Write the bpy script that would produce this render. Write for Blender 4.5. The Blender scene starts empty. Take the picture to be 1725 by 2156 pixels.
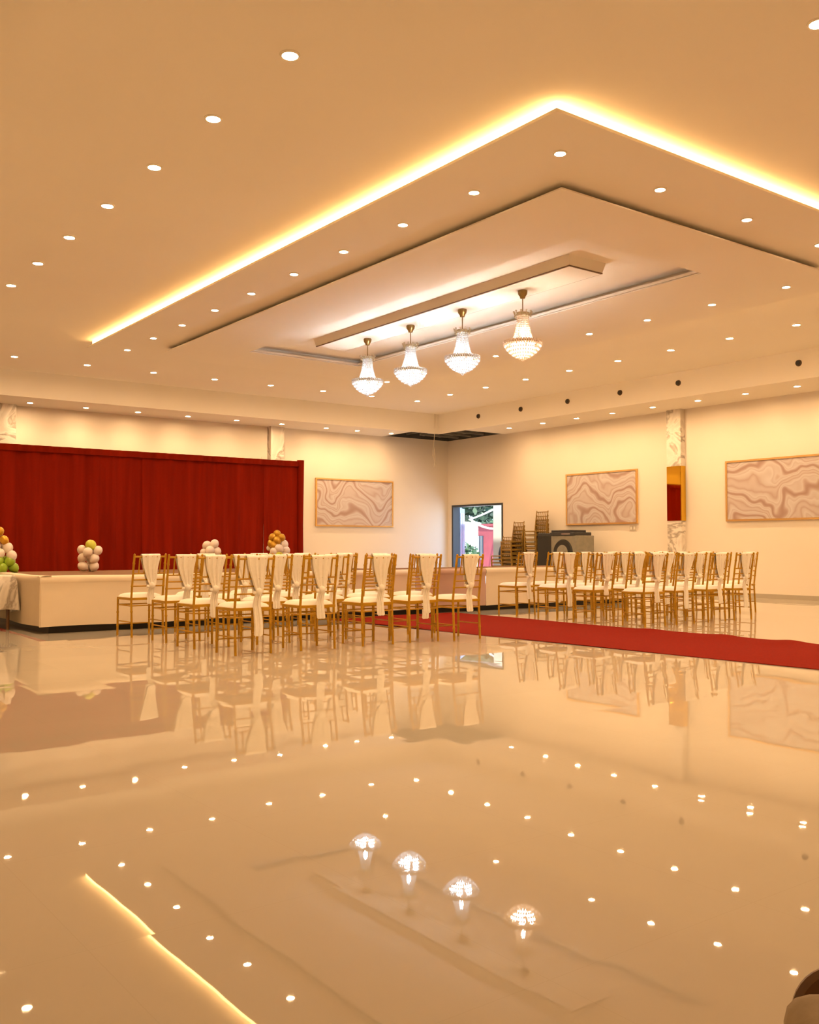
import bpy, bmesh, math, random
from mathutils import Vector, Matrix
random.seed(7)
PI = math.pi
S = bpy.context.scene
COL = S.collection

# ------------------------------------------------------------------ camera
CAM_H = 1.0
YAW = math.radians(53.21)
PITCH = math.radians(2.053)
FPX = 2012.0
cd = bpy.data.cameras.new('camera')
cam = bpy.data.objects.new('camera', cd); COL.objects.link(cam)
S.camera = cam
cd.sensor_fit = 'HORIZONTAL'; cd.sensor_width = 36.0
cd.lens = 36.0 * FPX / 1725.0
cd.clip_start = 0.05; cd.clip_end = 300
fwd = Vector((math.cos(YAW) * math.cos(PITCH), math.sin(YAW) * math.cos(PITCH), math.sin(PITCH)))
cam.location = (0, 0, CAM_H)
cam.rotation_euler = fwd.to_track_quat('-Z', 'Y').to_euler()

# ------------------------------------------------------------------ world, sun, exposure
W = bpy.data.worlds.new('world'); S.world = W; W.use_nodes = True
wn = W.node_tree.nodes; wl = W.node_tree.links
bg = wn['Background']
sky = wn.new('ShaderNodeTexSky'); sky.sky_type = 'HOSEK_WILKIE'
sky.sun_direction = (-0.20, -0.35, 0.92); sky.turbidity = 3.0
wl.new(sky.outputs['Color'], bg.inputs['Color'])
SKY_STRENGTH = 22.0
bg.inputs['Strength'].default_value = SKY_STRENGTH
sd = bpy.data.lights.new('sun', 'SUN'); sd.energy = 20.0; sd.angle = 0.01; sd.color = (1, .97, .92)
sun = bpy.data.objects.new('sun', sd); COL.objects.link(sun)
sun.location = (18, 26, 12)
sun.rotation_euler = Vector((0.20, 0.35, -0.92)).to_track_quat('-Z', 'Y').to_euler()

E_DOWN = 430.0           # lit lens of a recessed downlight
P_DOWN = 40.0           # its beam (W)
P_SOFFIT = 28.0         # stronger beam of the low soffit lamps
E_COVE = 8.0           # cove light strip
E_BULB = 95.0          # chandelier bulbs
WARM = (1.0, .65, .335)
S.view_settings.view_transform = 'Standard'
S.view_settings.look = 'None'
S.view_settings.exposure = 0.22
S.view_settings.gamma = 1.0
S.view_settings.use_curve_mapping = False
cy = S.cycles
cy.max_bounces = 8; cy.diffuse_bounces = 5; cy.glossy_bounces = 4
cy.transmission_bounces = 6; cy.transparent_max_bounces = 8
cy.caustics_reflective = False; cy.caustics_refractive = False
cy.sample_clamp_indirect = 4.0
cy.use_denoising = True
cy.use_light_tree = True

# ------------------------------------------------------------------ materials
def mat(name, col, rough=.6, metal=0.0, spec=.5, emit=None, estr=0.0, trans=0.0, coat=0.0):
    m = bpy.data.materials.new(name); m.use_nodes = True
    b = m.node_tree.nodes['Principled BSDF']
    b.inputs['Base Color'].default_value = (*col, 1)
    b.inputs['Roughness'].default_value = rough
    b.inputs['Metallic'].default_value = metal
    b.inputs['Specular IOR Level'].default_value = spec
    b.inputs['Coat Weight'].default_value = coat
    if emit:
        b.inputs['Emission Color'].default_value = (*emit, 1)
        b.inputs['Emission Strength'].default_value = estr
    if trans: b.inputs['Transmission Weight'].default_value = trans
    return m
def nt(m): return m.node_tree.nodes, m.node_tree.links, m.node_tree.nodes['Principled BSDF']
def noise(n, scale, detail=3, rough=.5, dist=0.0):
    t = n.new('ShaderNodeTexNoise'); t.inputs['Scale'].default_value = scale
    t.inputs['Detail'].default_value = detail; t.inputs['Roughness'].default_value = rough
    t.inputs['Distortion'].default_value = dist
    return t
def ramp(n, stops):
    r = n.new('ShaderNodeValToRGB'); e = r.color_ramp.elements
    while len(e) < len(stops): e.new(.5)
    for k, (p, c) in enumerate(stops):
        e[k].position = p; e[k].color = (*c, 1)
    return r
def bump(n, l, b, src, strength, dist=.01):
    bp = n.new('ShaderNodeBump'); bp.inputs['Strength'].default_value = strength
    bp.inputs['Distance'].default_value = dist
    l.new(src, bp.inputs['Height']); l.new(bp.outputs['Normal'], b.inputs['Normal'])
def mottled(name, c1, c2, scale, rough=.6, metal=0., bstr=0., spec=.5):
    m = mat(name, c1, rough, metal, spec); n, l, b = nt(m)
    tc = n.new('ShaderNodeTexCoord'); t = noise(n, scale, 4)
    l.new(tc.outputs['Object'], t.inputs['Vector'])
    r = ramp(n, [(.35, c1), (.65, c2)]); l.new(t.outputs['Fac'], r.inputs['Fac'])
    l.new(r.outputs['Color'], b.inputs['Base Color'])
    if bstr: bump(n, l, b, t.outputs['Fac'], bstr)
    return m

M = {}
M['wall'] = mottled('painted_wall', (.79, .715, .61), (.77, .695, .59), .7, .62, spec=.25)
M['ceil'] = mottled('ceiling_paint', (.91, .86, .77), (.89, .84, .75), .6, .8, spec=.15)
M['gap'] = mat('gap_shade_and_rim_brown', (.09, .055, .025), .8)  # dark brown carries the groove's shade; nozzle rims share it
M['slab'] = mottled('void_shade_concrete', (.045, .044, .042), (.07, .068, .064), 3, .9)  # concrete coloured near black, the void's shade put into the colour
M['steel'] = mat('galvanised_channel', (.22, .22, .20), .5, .4)
M['base'] = mat('skirting_tile', (.42, .37, .29), .25)
M['lens'] = mat('lamp_lens', (1, 1, 1), .4, emit=WARM, estr=E_DOWN)
M['trimring'] = mat('lamp_ring', (.85, .8, .7), .4)
M['led'] = mat('cove_led', (1, 1, 1), .5, emit=(1.0, .56, .20), estr=E_COVE)
M['gold'] = mottled('gold_lacquer', (.47, .25, .006), (.41, .21, .005), 9, .4, .0, spec=.3)
M['gold_dark'] = mottled('dark_gold_lacquer', (.30, .17, .022), (.23, .13, .018), 9, .45, .1)  # darker, duller gold for the stacked chairs
M['gold_frame'] = mat('gilded_frame', (.80, .50, .18), .25, .6)
M['gold_mirror'] = mat('gold_mirror', (1.0, .60, .06), .03, 1.0)
M['cushion'] = mottled('cream_seat_fabric', (.93, .88, .80), (.90, .85, .77), 25, .75, bstr=.1)
M['sash'] = mottled('white_sash_fabric', (.95, .90, .82), (.92, .87, .78), 30, .8, bstr=.1)
M['skirt'] = mottled('white_stage_cloth', (.80, .69, .53), (.76, .65, .50), 2, .8)
M['skirt_pink'] = mottled('dusty_pink_cloth', (.55, .36, .28), (.50, .33, .26), 2, .85)
M['black'] = mat('plain_black', (.012, .012, .01), .5)
M['deck'] = mottled('brown_deck_carpet', (.20, .09, .03), (.16, .07, .025), 30, .9)
M['carpet'] = mottled('red_carpet', (.23, .011, .0025), (.195, .009, .002), 60, .95, bstr=.4, spec=.08)
M['black_cab'] = mottled('black_cabinet', (.02, .02, .022), (.03, .03, .033), 20, .5)
M['grey_cab'] = mottled('grey_cabinet', (.20, .19, .15), (.24, .22, .17), 12, .5)
M['silver'] = mat('silver_panel', (.55, .54, .50), .25, .7)
M['plate'] = mat('switch_plate', (.55, .48, .38), .4)
M['b_white'] = mat('white_balloon', (.82, .72, .64), .3)
M['b_gold'] = mat('gold_balloon', (.62, .34, .03), .22, .5)
M['b_green'] = mat('green_balloon', (.30, .46, .03), .28)
M['b_lime'] = mat('lime_balloon', (.56, .58, .06), .28)
M['brass'] = mat('aged_brass', (.34, .24, .10), .3, .9)
M['door'] = mottled('blue_grey_door_paint', (.06, .10, .16), (.08, .12, .19), 4, .4)
M['door_panel'] = mat('pale_door_glazing', (.20, .27, .36), .15)
M['frame_dark'] = mat('dark_door_frame', (.03, .035, .045), .5)
M['cream'] = mottled('cream_render', (.50, .47, .37), (.46, .43, .34), 2, .9)
M['pink'] = mottled('pink_render', (.20, .028, .032), (.17, .024, .028), 2.5, .9)
M['concrete'] = mottled('yard_concrete', (.66, .67, .68), (.60, .61, .62), 1.5, .9)
M['leaf'] = mottled('tree_leaves', (.007, .022, .008), (.02, .045, .012), 2.2, .7)
M['leaf_light'] = mottled('plant_leaves', (.02, .06, .02), (.045, .09, .035), 8, .6)
M['bark'] = mottled('tree_bark', (.10, .07, .045), (.16, .11, .07), 10, .9)
M['rope'] = mat('pale_rope', (.80, .76, .62), .8)
M['sack'] = mottled('dark_blue_cloth', (.02, .03, .06), (.03, .045, .08), 10, .8)
M['terracotta'] = mat('terracotta_pot', (.42, .16, .08), .7)
M['beige'] = mottled('beige_upholstery', (.38, .29, .18), (.34, .26, .16), 40, .8, bstr=.15)
M['brownwood'] = mottled('carved_brown_wood', (.16, .075, .022), (.10, .045, .014), 14, .35)

# clear warm crystal: milky translucent beads that scatter the bulbs' light
def crystal(name, tint):
    m = mat(name, tint, .12, 0, .7); n, l, b = nt(m)
    out = n['Material Output']; tr = n.new('ShaderNodeBsdfTranslucent'); mx = n.new('ShaderNodeMixShader')
    tr.inputs['Color'].default_value = (*tint, 1); mx.inputs['Fac'].default_value = .55
    l.new(b.outputs[0], mx.inputs[1]); l.new(tr.outputs[0], mx.inputs[2]); l.new(mx.outputs[0], out.inputs['Surface'])
    return m
M['crystal'] = crystal('crystal_beads', (.92, .94, .96))
M['crystal_warm'] = crystal('amber_tinted_crystal_beads', (.96, .87, .78))
M['crown'] = crystal('frosted_crown_glass', (.80, .74, .58))
M['bulb'] = mat('cool_bulb', (1, 1, 1), .4, emit=(.93, .97, 1.0), estr=E_BULB)
M['bulb_warm'] = mat('warm_bulb', (1, 1, 1), .4, emit=(1.0, .85, .68), estr=E_BULB * .9)

# marble with wandering grey veins
def marble(name):
    m = mat(name, (.8, .75, .68), .15); n, l, b = nt(m)
    tc = n.new('ShaderNodeTexCoord'); mp = n.new('ShaderNodeMapping'); mp.inputs['Rotation'].default_value = (.3, .5, .2)
    t = noise(n, 1.6, 6, .55, 1.2)
    l.new(tc.outputs['Object'], mp.inputs['Vector']); l.new(mp.outputs['Vector'], t.inputs['Vector'])
    r = ramp(n, [(.44, (.80, .74, .66)), (.50, (.36, .31, .25)), (.56, (.80, .74, .66)), (.66, (.66, .60, .52))])
    l.new(t.outputs['Fac'], r.inputs['Fac']); l.new(r.outputs['Color'], b.inputs['Base Color'])
    return m
M['marble'] = marble('veined_marble')

# flowing stone artwork: warped waves of cream, rose and brown
def artwork(name, seed):
    m = mat(name, (.6, .45, .35), .22); n, l, b = nt(m)
    tc = n.new('ShaderNodeTexCoord'); mp = n.new('ShaderNodeMapping')
    mp.inputs['Location'].default_value = (seed, seed * .7, seed * .3)
    l.new(tc.outputs['Object'], mp.inputs['Vector'])
    t0 = noise(n, .9, 2, .45, .3); l.new(mp.outputs['Vector'], t0.inputs['Vector'])
    mixv = n.new('ShaderNodeVectorMath'); mixv.operation = 'MULTIPLY_ADD'
    mixv.inputs[1].default_value = (1.3, 1.3, 2.6)
    l.new(t0.outputs['Color'], mixv.inputs[0]); l.new(mp.outputs['Vector'], mixv.inputs[2])
    wv = n.new('ShaderNodeTexWave'); wv.wave_type = 'BANDS'; wv.bands_direction = 'Z'; wv.wave_profile = 'SIN'
    wv.inputs['Scale'].default_value = .62; wv.inputs['Distortion'].default_value = 3.0
    wv.inputs['Detail'].default_value = 3; wv.inputs['Detail Scale'].default_value = 1.3; wv.inputs['Detail Roughness'].default_value = .5
    l.new(mixv.outputs[0], wv.inputs['Vector'])
    r = ramp(n, [(.0, (.36, .25, .22)), (.10, (.46, .36, .33)), (.22, (.55, .50, .50)), (.45, (.50, .43, .42)),
                 (.55, (.58, .54, .54)), (.78, (.52, .46, .45)), (.90, (.44, .34, .31)), (1.0, (.52, .45, .44))])
    l.new(wv.outputs['Fac'], r.inputs['Fac']); l.new(r.outputs['Color'], b.inputs['Base Color'])
    return m

# polished floor tiles: each tile is laid a hair off level and the glaze is faintly wavy
TILE = 0.8
def floor_mat():
    m = mat('polished_floor_tiles', (.70, .62, .50), .012, 0, 1.0); n, l, b = nt(m)
    geo = n.new('ShaderNodeNewGeometry')
    sc = n.new('ShaderNodeVectorMath'); sc.operation = 'SCALE'; sc.inputs['Scale'].default_value = 1 / TILE
    l.new(geo.outputs['Position'], sc.inputs[0])
    fl = n.new('ShaderNodeVectorMath'); fl.operation = 'FLOOR'; l.new(sc.outputs[0], fl.inputs[0])
    wn_ = n.new('ShaderNodeTexWhiteNoise'); wn_.noise_dimensions = '2D'; l.new(fl.outputs[0], wn_.inputs['Vector'])
    t1 = noise(n, 3.2, 2, .5); l.new(geo.outputs['Position'], t1.inputs['Vector'])
    def centred(src, amp):
        a = n.new('ShaderNodeVectorMath'); a.operation = 'SUBTRACT'; a.inputs[1].default_value = (.5, .5, .5)
        l.new(src, a.inputs[0])
        s = n.new('ShaderNodeVectorMath'); s.operation = 'MULTIPLY'; s.inputs[1].default_value = (amp, amp, 0)
        l.new(a.outputs[0], s.inputs[0]); return s.outputs[0]
    a1 = n.new('ShaderNodeVectorMath'); a1.operation = 'ADD'
    l.new(centred(wn_.outputs['Color'], .0065), a1.inputs[0]); l.new(centred(t1.outputs['Color'], .0045), a1.inputs[1])
    a2 = n.new('ShaderNodeVectorMath'); a2.operation = 'ADD'
    l.new(a1.outputs[0], a2.inputs[0]); l.new(geo.outputs['Normal'], a2.inputs[1])
    nm = n.new('ShaderNodeVectorMath'); nm.operation = 'NORMALIZE'; l.new(a2.outputs[0], nm.inputs[0])
    l.new(nm.outputs[0], b.inputs['Normal'])
    # faint stone clouds and thin veins, and hairline joints
    tv = noise(n, .55, 6, .6, 1.0); l.new(geo.outputs['Position'], tv.inputs['Vector'])
    r = ramp(n, [(.30, (.565, .505, .41)), (.5, (.58, .52, .425)), (.75, (.565, .50, .41))])
    l.new(tv.outputs['Fac'], r.inputs['Fac'])
    fr = n.new('ShaderNodeVectorMath'); fr.operation = 'FRACTION'; l.new(sc.outputs[0], fr.inputs[0])
    sx = n.new('ShaderNodeSeparateXYZ'); l.new(fr.outputs[0], sx.inputs[0])
    def near(o):
        a = n.new('ShaderNodeMath'); a.operation = 'COMPARE'; a.inputs[1].default_value = 0; a.inputs[2].default_value = .004
        l.new(o, a.inputs[0]); return a.outputs[0]
    mxm = n.new('ShaderNodeMath'); mxm.operation = 'MAXIMUM'
    l.new(near(sx.outputs['X']), mxm.inputs[0]); l.new(near(sx.outputs['Y']), mxm.inputs[1])
    mul = n.new('ShaderNodeMath'); mul.operation = 'MULTIPLY'; mul.inputs[1].default_value = .16; l.new(mxm.outputs[0], mul.inputs[0])
    mix = n.new('ShaderNodeMix'); mix.data_type = 'RGBA'; mix.inputs['B'].default_value = (.45, .38, .28, 1)
    l.new(mul.outputs[0], mix.inputs['Factor']); l.new(r.outputs['Color'], mix.inputs['A'])
    l.new(mix.outputs['Result'], b.inputs['Base Color'])
    return m
M['floor'] = floor_mat()

def curtain_mat():
    m = mat('red_velvet', (.30, .010, .006), .8, spec=.05); n, l, b = nt(m)
    tc = n.new('ShaderNodeTexCoord'); mp = n.new('ShaderNodeMapping'); mp.inputs['Scale'].default_value = (3, 3, .25)
    t = noise(n, 2.0, 3); l.new(tc.outputs['Object'], mp.inputs['Vector']); l.new(mp.outputs['Vector'], t.inputs['Vector'])
    r = ramp(n, [(.3, (.145, .0065, .0008)), (.7, (.205, .010, .0012))]); l.new(t.outputs['Fac'], r.inputs['Fac'])
    l.new(r.outputs['Color'], b.inputs['Base Color'])
    return m
M['velvet'] = curtain_mat()

# ------------------------------------------------------------------ geometry helpers
class MB:
    def __init__(s): s.bm = bmesh.new()
    def box(s, x0, x1, y0, y1, z0, z1, bev=0.0):
        b = bmesh.new()
        vs = [b.verts.new((x, y, z)) for x in (x0, x1) for y in (y0, y1) for z in (z0, z1)]
        for f in ((0, 1, 3, 2), (4, 6, 7, 5), (0, 4, 5, 1), (2, 3, 7, 6), (0, 2, 6, 4), (1, 5, 7, 3)):
            b.faces.new([vs[i] for i in f])
        if bev: bmesh.ops.bevel(b, geom=b.edges[:], offset=bev, segments=3, profile=.5, affect='EDGES')
        s.add(b); return s
    def add(s, b, mx=None):
        if mx is not None: b.transform(mx)
        me = bpy.data.meshes.new('tmp'); b.to_mesh(me); s.bm.from_mesh(me); bpy.data.meshes.remove(me); b.free()
    def tube(s, pts, r, n=8, caps=True):
        pts = [Vector(p) for p in pts]
        rr = r if isinstance(r, (list, tuple)) else [r] * len(pts)
        rings = []; up = None
        for i, p in enumerate(pts):
            d = (pts[min(i + 1, len(pts) - 1)] - pts[max(i - 1, 0)]).normalized()
            if up is None:
                up = Vector((0, 0, 1)) if abs(d.z) < .9 else Vector((1, 0, 0))
            a = d.cross(up).normalized(); c = a.cross(d).normalized(); up = c
            rings.append([s.bm.verts.new(p + (a * math.cos(2 * PI * k / n) + c * math.sin(2 * PI * k / n)) * rr[i]) for k in range(n)])
        for A, B in zip(rings, rings[1:]):
            for k in range(n): s.bm.faces.new((A[k], A[(k + 1) % n], B[(k + 1) % n], B[k]))
        if caps:
            s.bm.faces.new(rings[0][::-1]); s.bm.faces.new(rings[-1])
        return s
    def lathe(s, prof, n=24, c=(0, 0, 0), cap=True):
        rings = []
        for (r, z) in prof:
            rings.append([s.bm.verts.new((c[0] + r * math.cos(2 * PI * k / n), c[1] + r * math.sin(2 * PI * k / n), c[2] + z)) for k in range(n)])
        for A, B in zip(rings, rings[1:]):
            for k in range(n): s.bm.faces.new((A[k], A[(k + 1) % n], B[(k + 1) % n], B[k]))
        if cap:
            s.bm.faces.new(rings[0][::-1]); s.bm.faces.new(rings[-1])
        return s
    def ball(s, c, r, sub=1, sc=(1, 1, 1)):
        b = bmesh.new(); bmesh.ops.create_icosphere(b, subdivisions=sub, radius=r)
        s.add(b, Matrix.Translation(c) @ Matrix.Diagonal((*sc, 1))); return s
    def grid(s, nu, nv, fn, thick=None):
        """a cloth sheet: fn(u,v) -> Vector; thick gives a closed sheet offset along fn's own normal estimate"""
        V = [[s.bm.verts.new(fn(u / nu, v / nv)) for u in range(nu + 1)] for v in range(nv + 1)]
        for v in range(nv):
            for u in range(nu): s.bm.faces.new((V[v][u], V[v][u + 1], V[v + 1][u + 1], V[v + 1][u]))
        if thick is not None:
            t = Vector(thick)
            Wd = [[s.bm.verts.new(V[v][u].co + t) for u in range(nu + 1)] for v in range(nv + 1)]
            for v in range(nv):
                for u in range(nu): s.bm.faces.new((Wd[v][u], Wd[v + 1][u], Wd[v + 1][u + 1], Wd[v][u + 1]))
            for u in range(nu):
                s.bm.faces.new((V[0][u], Wd[0][u], Wd[0][u + 1], V[0][u + 1]))
                s.bm.faces.new((V[nv][u], V[nv][u + 1], Wd[nv][u + 1], Wd[nv][u]))
            for v in range(nv):
                s.bm.faces.new((V[v][0], V[v + 1][0], Wd[v + 1][0], Wd[v][0]))
                s.bm.faces.new((V[v][nu], Wd[v][nu], Wd[v + 1][nu], V[v + 1][nu]))
        return s
    def build(s, name, m, parent=None, smooth=False, loc=(0, 0, 0)):
        bmesh.ops.recalc_face_normals(s.bm, faces=s.bm.faces[:])
        me = bpy.data.meshes.new(name); s.bm.to_mesh(me); s.bm.free()
        me.materials.append(M[m] if isinstance(m, str) else m)
        if smooth:
            me.polygons.foreach_set('use_smooth', [True] * len(me.polygons))
            if hasattr(me, 'set_sharp_from_angle'): me.set_sharp_from_angle(angle=math.radians(40))
        o = bpy.data.objects.new(name, me); COL.objects.link(o); o.location = loc
        if parent: o.parent = parent
        return o
def tag(o, label=None, cat=None, group=None, kind=None):
    if label: o['label'] = label
    if cat: o['category'] = cat
    if group: o['group'] = group
    if kind: o['kind'] = kind
    return o
def thing(name, label, cat, loc=(0, 0, 0), rz=0, group=None):
    o = bpy.data.objects.new(name, None); COL.objects.link(o); o.empty_display_size = .1
    o.location = loc; o.rotation_euler = (0, 0, rz)
    return tag(o, label, cat, group)
def struct(name, mb, m, label, cat, smooth=False):
    return tag(mb.build(name, m, None, smooth), label, cat, kind='structure')
def copy_tree(o, parent=None):
    c = o.copy(); COL.objects.link(c)
    if parent: c.parent = parent
    for ch in o.children: copy_tree(ch, c)
    return c
ORD = ['first', 'second', 'third', 'fourth', 'fifth', 'sixth', 'seventh', 'eighth', 'ninth', 'tenth', 'eleventh', 'twelfth', 'thirteenth', 'fourteenth', 'fifteenth']

# ------------------------------------------------------------------ room shell
XR, YL = 16.5, 20.3            # right wall, left wall
XN, YN = -0.45, -0.45          # walls beside and behind the camera
ZS, ZM, ZT = 3.86, 4.36, 4.75  # soffit, main ceiling, roof slab
FX0, FX1, FY0, FY1 = 1.37, 15.13, 1.8, 19.0
DY0, DY1, DZ = 18.08, 20.12, 2.11   # doorway
HX, HY = 14.3, 18.0                 # where the soffit boards stop at the corner opening

f = MB().box(XN - .2, XR + .2, YN - .2, YL + .2, -.12, 0)
struct('floor', f, 'floor', 'glossy cream marble tile floor with lamp reflections', 'floor')
w = MB().box(XN - .2, XR + .2, YL, YL + .2, 0, ZS + .02)
w = w
struct('wall_left', w, 'wall', 'cream wall behind the red curtain', 'wall')
w = MB().box(XR, XR + .2, YN - .2, DY0, 0, ZS + .02).box(XR, XR + .2, DY0, DY1, DZ, ZS + .02).box(XR, XR + .2, DY1, YL, 0, ZS + .02)
struct('wall_right', w, 'wall', 'cream wall on the right with doorway and two artworks', 'wall')
w = MB().box(XN - .2, XN, YN - .2, YL, 0, ZT)
struct('wall_back', w, 'wall', 'plain cream wall on the camera side, left', 'wall')
w = MB().box(XN, XR, YN - .2, YN, 0, ZT)
struct('wall_front', w, 'wall', 'plain cream wall on the camera side, right', 'wall')
r = MB().box(XN - .2, XR + .2, YN - .2, YL + .2, ZT, ZT + .15)
r.box(XN - .2, XR + .2, YL, YL + .2, ZS + .02, ZT).box(XR, XR + .2, YN - .2, YL, ZS + .02, ZT)  # wall tops above the soffit given the same shade-dark colour
r.box(HX - 1.2, HX - 1.0, FY1 + .06, YL, ZS + .04, ZT).box(FX1 + .06, XR, HY - 1.2, HY - 1.0, ZS + .04, ZT)  # added dark lining, keeps the corner void dark
r.box(HX - 1.0, FX1 + .05, FY1 + .055, FY1 + .075, ZS + .01, ZT).box(FX1 + .055, FX1 + .075, HY - 1.0, FY1 + .05, ZS + .01, ZT)
struct('trim_9', r, 'slab', 'dark concrete roof slab and added void lining seen through the corner opening', 'roof slab')

c = MB()
c.box(FX0, FX1, FY0, FY1, ZM, ZM + .1)
c.box(FX1, FX1 + .05, FY0 - .05, FY1 + .05, ZS, ZM + .1)          # right bulkhead face
c.box(FX0 - .05, FX1, FY1, FY1 + .05, ZS, ZM + .1)                # left bulkhead face
c.box(FX0 - .05, FX0, FY0 - .05, FY1, ZS, ZM + .1)
c.box(FX0, FX1, FY0 - .05, FY0, ZS, ZM + .1)
c.box(FX1 + .05, XR, YN, HY, ZS, ZS + .03)
c.box(XN, HX, FY1 + .05, YL, ZS, ZS + .03)
c.box(XN, FX0 - .05, YN, FY1 + .05, ZS, ZS + .03)
c.box(FX0 - .05, FX1 + .05, YN, FY0 - .05, ZS, ZS + .03)
ceil = struct('ceiling', c, 'ceil', 'cream stepped ceiling with floating panel and lit cove', 'ceiling')

# floating panel with cove light, inner panel, recess and hanging box
PX0, PX1, PY0, PY1, ZP = 5.09, 11.46, 4.97, 15.62, 4.25
IX0, IX1, IY0, IY1, ZI = 6.11, 10.43, 5.91, 14.86, 4.18
RX0, RX1, RY0, RY1, ZR = 7.21, 9.34, 6.80, 14.02, 4.31
def ring(mb, o, i, z0, z1):
    (a0, a1, b0, b1), (c0, c1, d0, d1) = o, i
    mb.box(a0, c0, b0, b1, z0, z1).box(c1, a1, b0, b1, z0, z1)
    mb.box(c0, c1, b0, d0, z0, z1).box(c0, c1, d1, b1, z0, z1)
p = MB(); ring(p, (PX0, PX1, PY0, PY1), (IX0 + .10, IX1 - .10, IY0 + .10, IY1 - .10), ZP, ZP + .025)
ring(p, (PX0 + .07, PX1 - .07, PY0 + .07, PY1 - .07), (IX0 + .11, IX1 - .11, IY0 + .11, IY1 - .11), ZP + .025, ZM)
p.build('outer_panel', 'ceil', ceil)
p = MB(); ring(p, (IX0, IX1, IY0, IY1), (RX0, RX1, RY0, RY1), ZI, ZI + .014)
p.build('inner_panel', 'ceil', ceil)
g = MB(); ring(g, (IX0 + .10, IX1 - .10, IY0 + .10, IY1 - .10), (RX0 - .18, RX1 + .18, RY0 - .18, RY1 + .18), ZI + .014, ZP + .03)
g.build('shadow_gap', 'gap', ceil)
p = MB(); ring(p, (RX0 - .02, RX1 + .02, RY0 - .02, RY1 + .02), (RX0, RX1, RY0, RY1), ZI + .02, ZI + .055)
ring(p, (RX0 - .18, RX1 + .18, RY0 - .18, RY1 + .18), (RX0 - .14, RX1 + .14, RY0 - .14, RY1 + .14), ZI + .02, ZR)
p.box(RX0 - .18, RX1 + .18, RY0 - .18, RY1 + .18, ZR, ZR + .012)
p.build('recess', 'ceil', ceil)
BX0, BX1, BY0, BY1 = 7.89, 8.44, 7.52, 13.04
p = MB()                                            # box sides flare towards the recess, shaped to catch more light
tv = [p.bm.verts.new((x_, y_, z_)) for z_, e_ in ((ZI + .012, 0), (ZR, .03)) for x_, y_ in ((BX0 - e_, BY0 - e_), (BX1 + e_, BY0 - e_), (BX1 + e_, BY1 + e_), (BX0 - e_, BY1 + e_))]
for q in range(4): p.bm.faces.new((tv[q], tv[(q + 1) % 4], tv[4 + (q + 1) % 4], tv[4 + q]))
p.bm.faces.new(tv[3::-1]); p.bm.faces.new(tv[4:])
p.build('hanging_box', 'ceil', ceil)
p = MB(); ring(p, (BX0 - .004, BX1 + .004, BY0 - .004, BY1 + .004), (BX0 + .012, BX1 - .012, BY0 + .012, BY1 - .012), ZI + .004, ZI + .014)
p.build('box_edge_line', 'brownwood', ceil)
p = MB().box(BX0 + .012, BX1 - .012, BY0 + .012, BY1 - .012, ZI, ZI + .012)
p.build('box_face', 'ceil', ceil)
l = MB()
zl0, zl1 = ZP + .03, ZP + .105
ring(l, (PX0 + .045, PX1 - .045, PY0 + .045, PY1 - .1), (PX0 + .068, PX1 - .068, PY0 + .068, PY1 - .12), zl0, zl1)
tag(l.build('cove_light_strip', 'led', ceil), 'glowing warm cove light strip')
# steel channels left bare in the corner opening
ch = MB()
for k in range(4):
    yy = 18.25 + k * .52
    ch.box(FX1 + .06, XR - .02, yy, yy + .06, ZS + .05, ZS + .10)
for k in range(4):
    xx = 14.5 + k * .55
    ch.box(xx, xx + .05, (FY1 + .06 if xx < FX1 else 18.05), YL - .02, ZS + .10, ZS + .14)
ch.build('metal_channel', 'steel', ceil)
cbl = MB().tube([(15.0, 19.0, 4.7), (15.02, 19.0, 4.2), (15.0, 19.02, 3.6), (15.03, 19.0, 3.25), (15.0, 19.01, 3.02)], .008, 6)
cbl.tube([(15.0, 19.02, 3.6), (14.96, 19.03, 3.3), (15.05, 19.0, 3.08)], .006, 6)
tag(cbl.build('cable', 'plate', None, True), 'thin loose cable hanging from the open ceiling corner', 'cable')

b_ = MB().box(XR - .012, XR, YN, DY0 - .05, 0, .085)
struct('baseboard_right', b_, 'base', 'low grey skirting along the right wall', 'skirting')
b_ = MB().box(XN, XR - .012, YL - .012, YL, 0, .085)
struct('baseboard_left', b_, 'base', 'low grey skirting behind the curtain', 'skirting')

# marble pilasters
def pilaster(n, x0, x1, y0, y1, label):
    return struct(n, MB().box(x0, x1, y0, y1, 0, ZS + .01, .004), 'marble', label, 'pilaster')
pilaster('trim_1', 16.36, XR, 12.47, 12.83, 'veined marble pilaster on the right wall holding a gold mirror')
pilaster('trim_2', 10.93, 11.29, 20.12, YL, 'veined marble pilaster above the right end of the curtain')
pilaster('trim_3', 4.78, 5.14, 20.12, YL, 'veined marble pilaster above the curtain at far left')
t = thing('mirror_panel', 'gold mirror panel wrapped around the marble pilaster', 'mirror', (16.36, 12.65, 1.53))
MB().box(-.012, 0, -.175, .175, 0, 1.14, .002).build('front_pane', 'gold_mirror', t)
MB().box(-.012, .138, -.193, -.181, 0, 1.14, .002).build('side_pane', 'gold_mirror', t)

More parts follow.
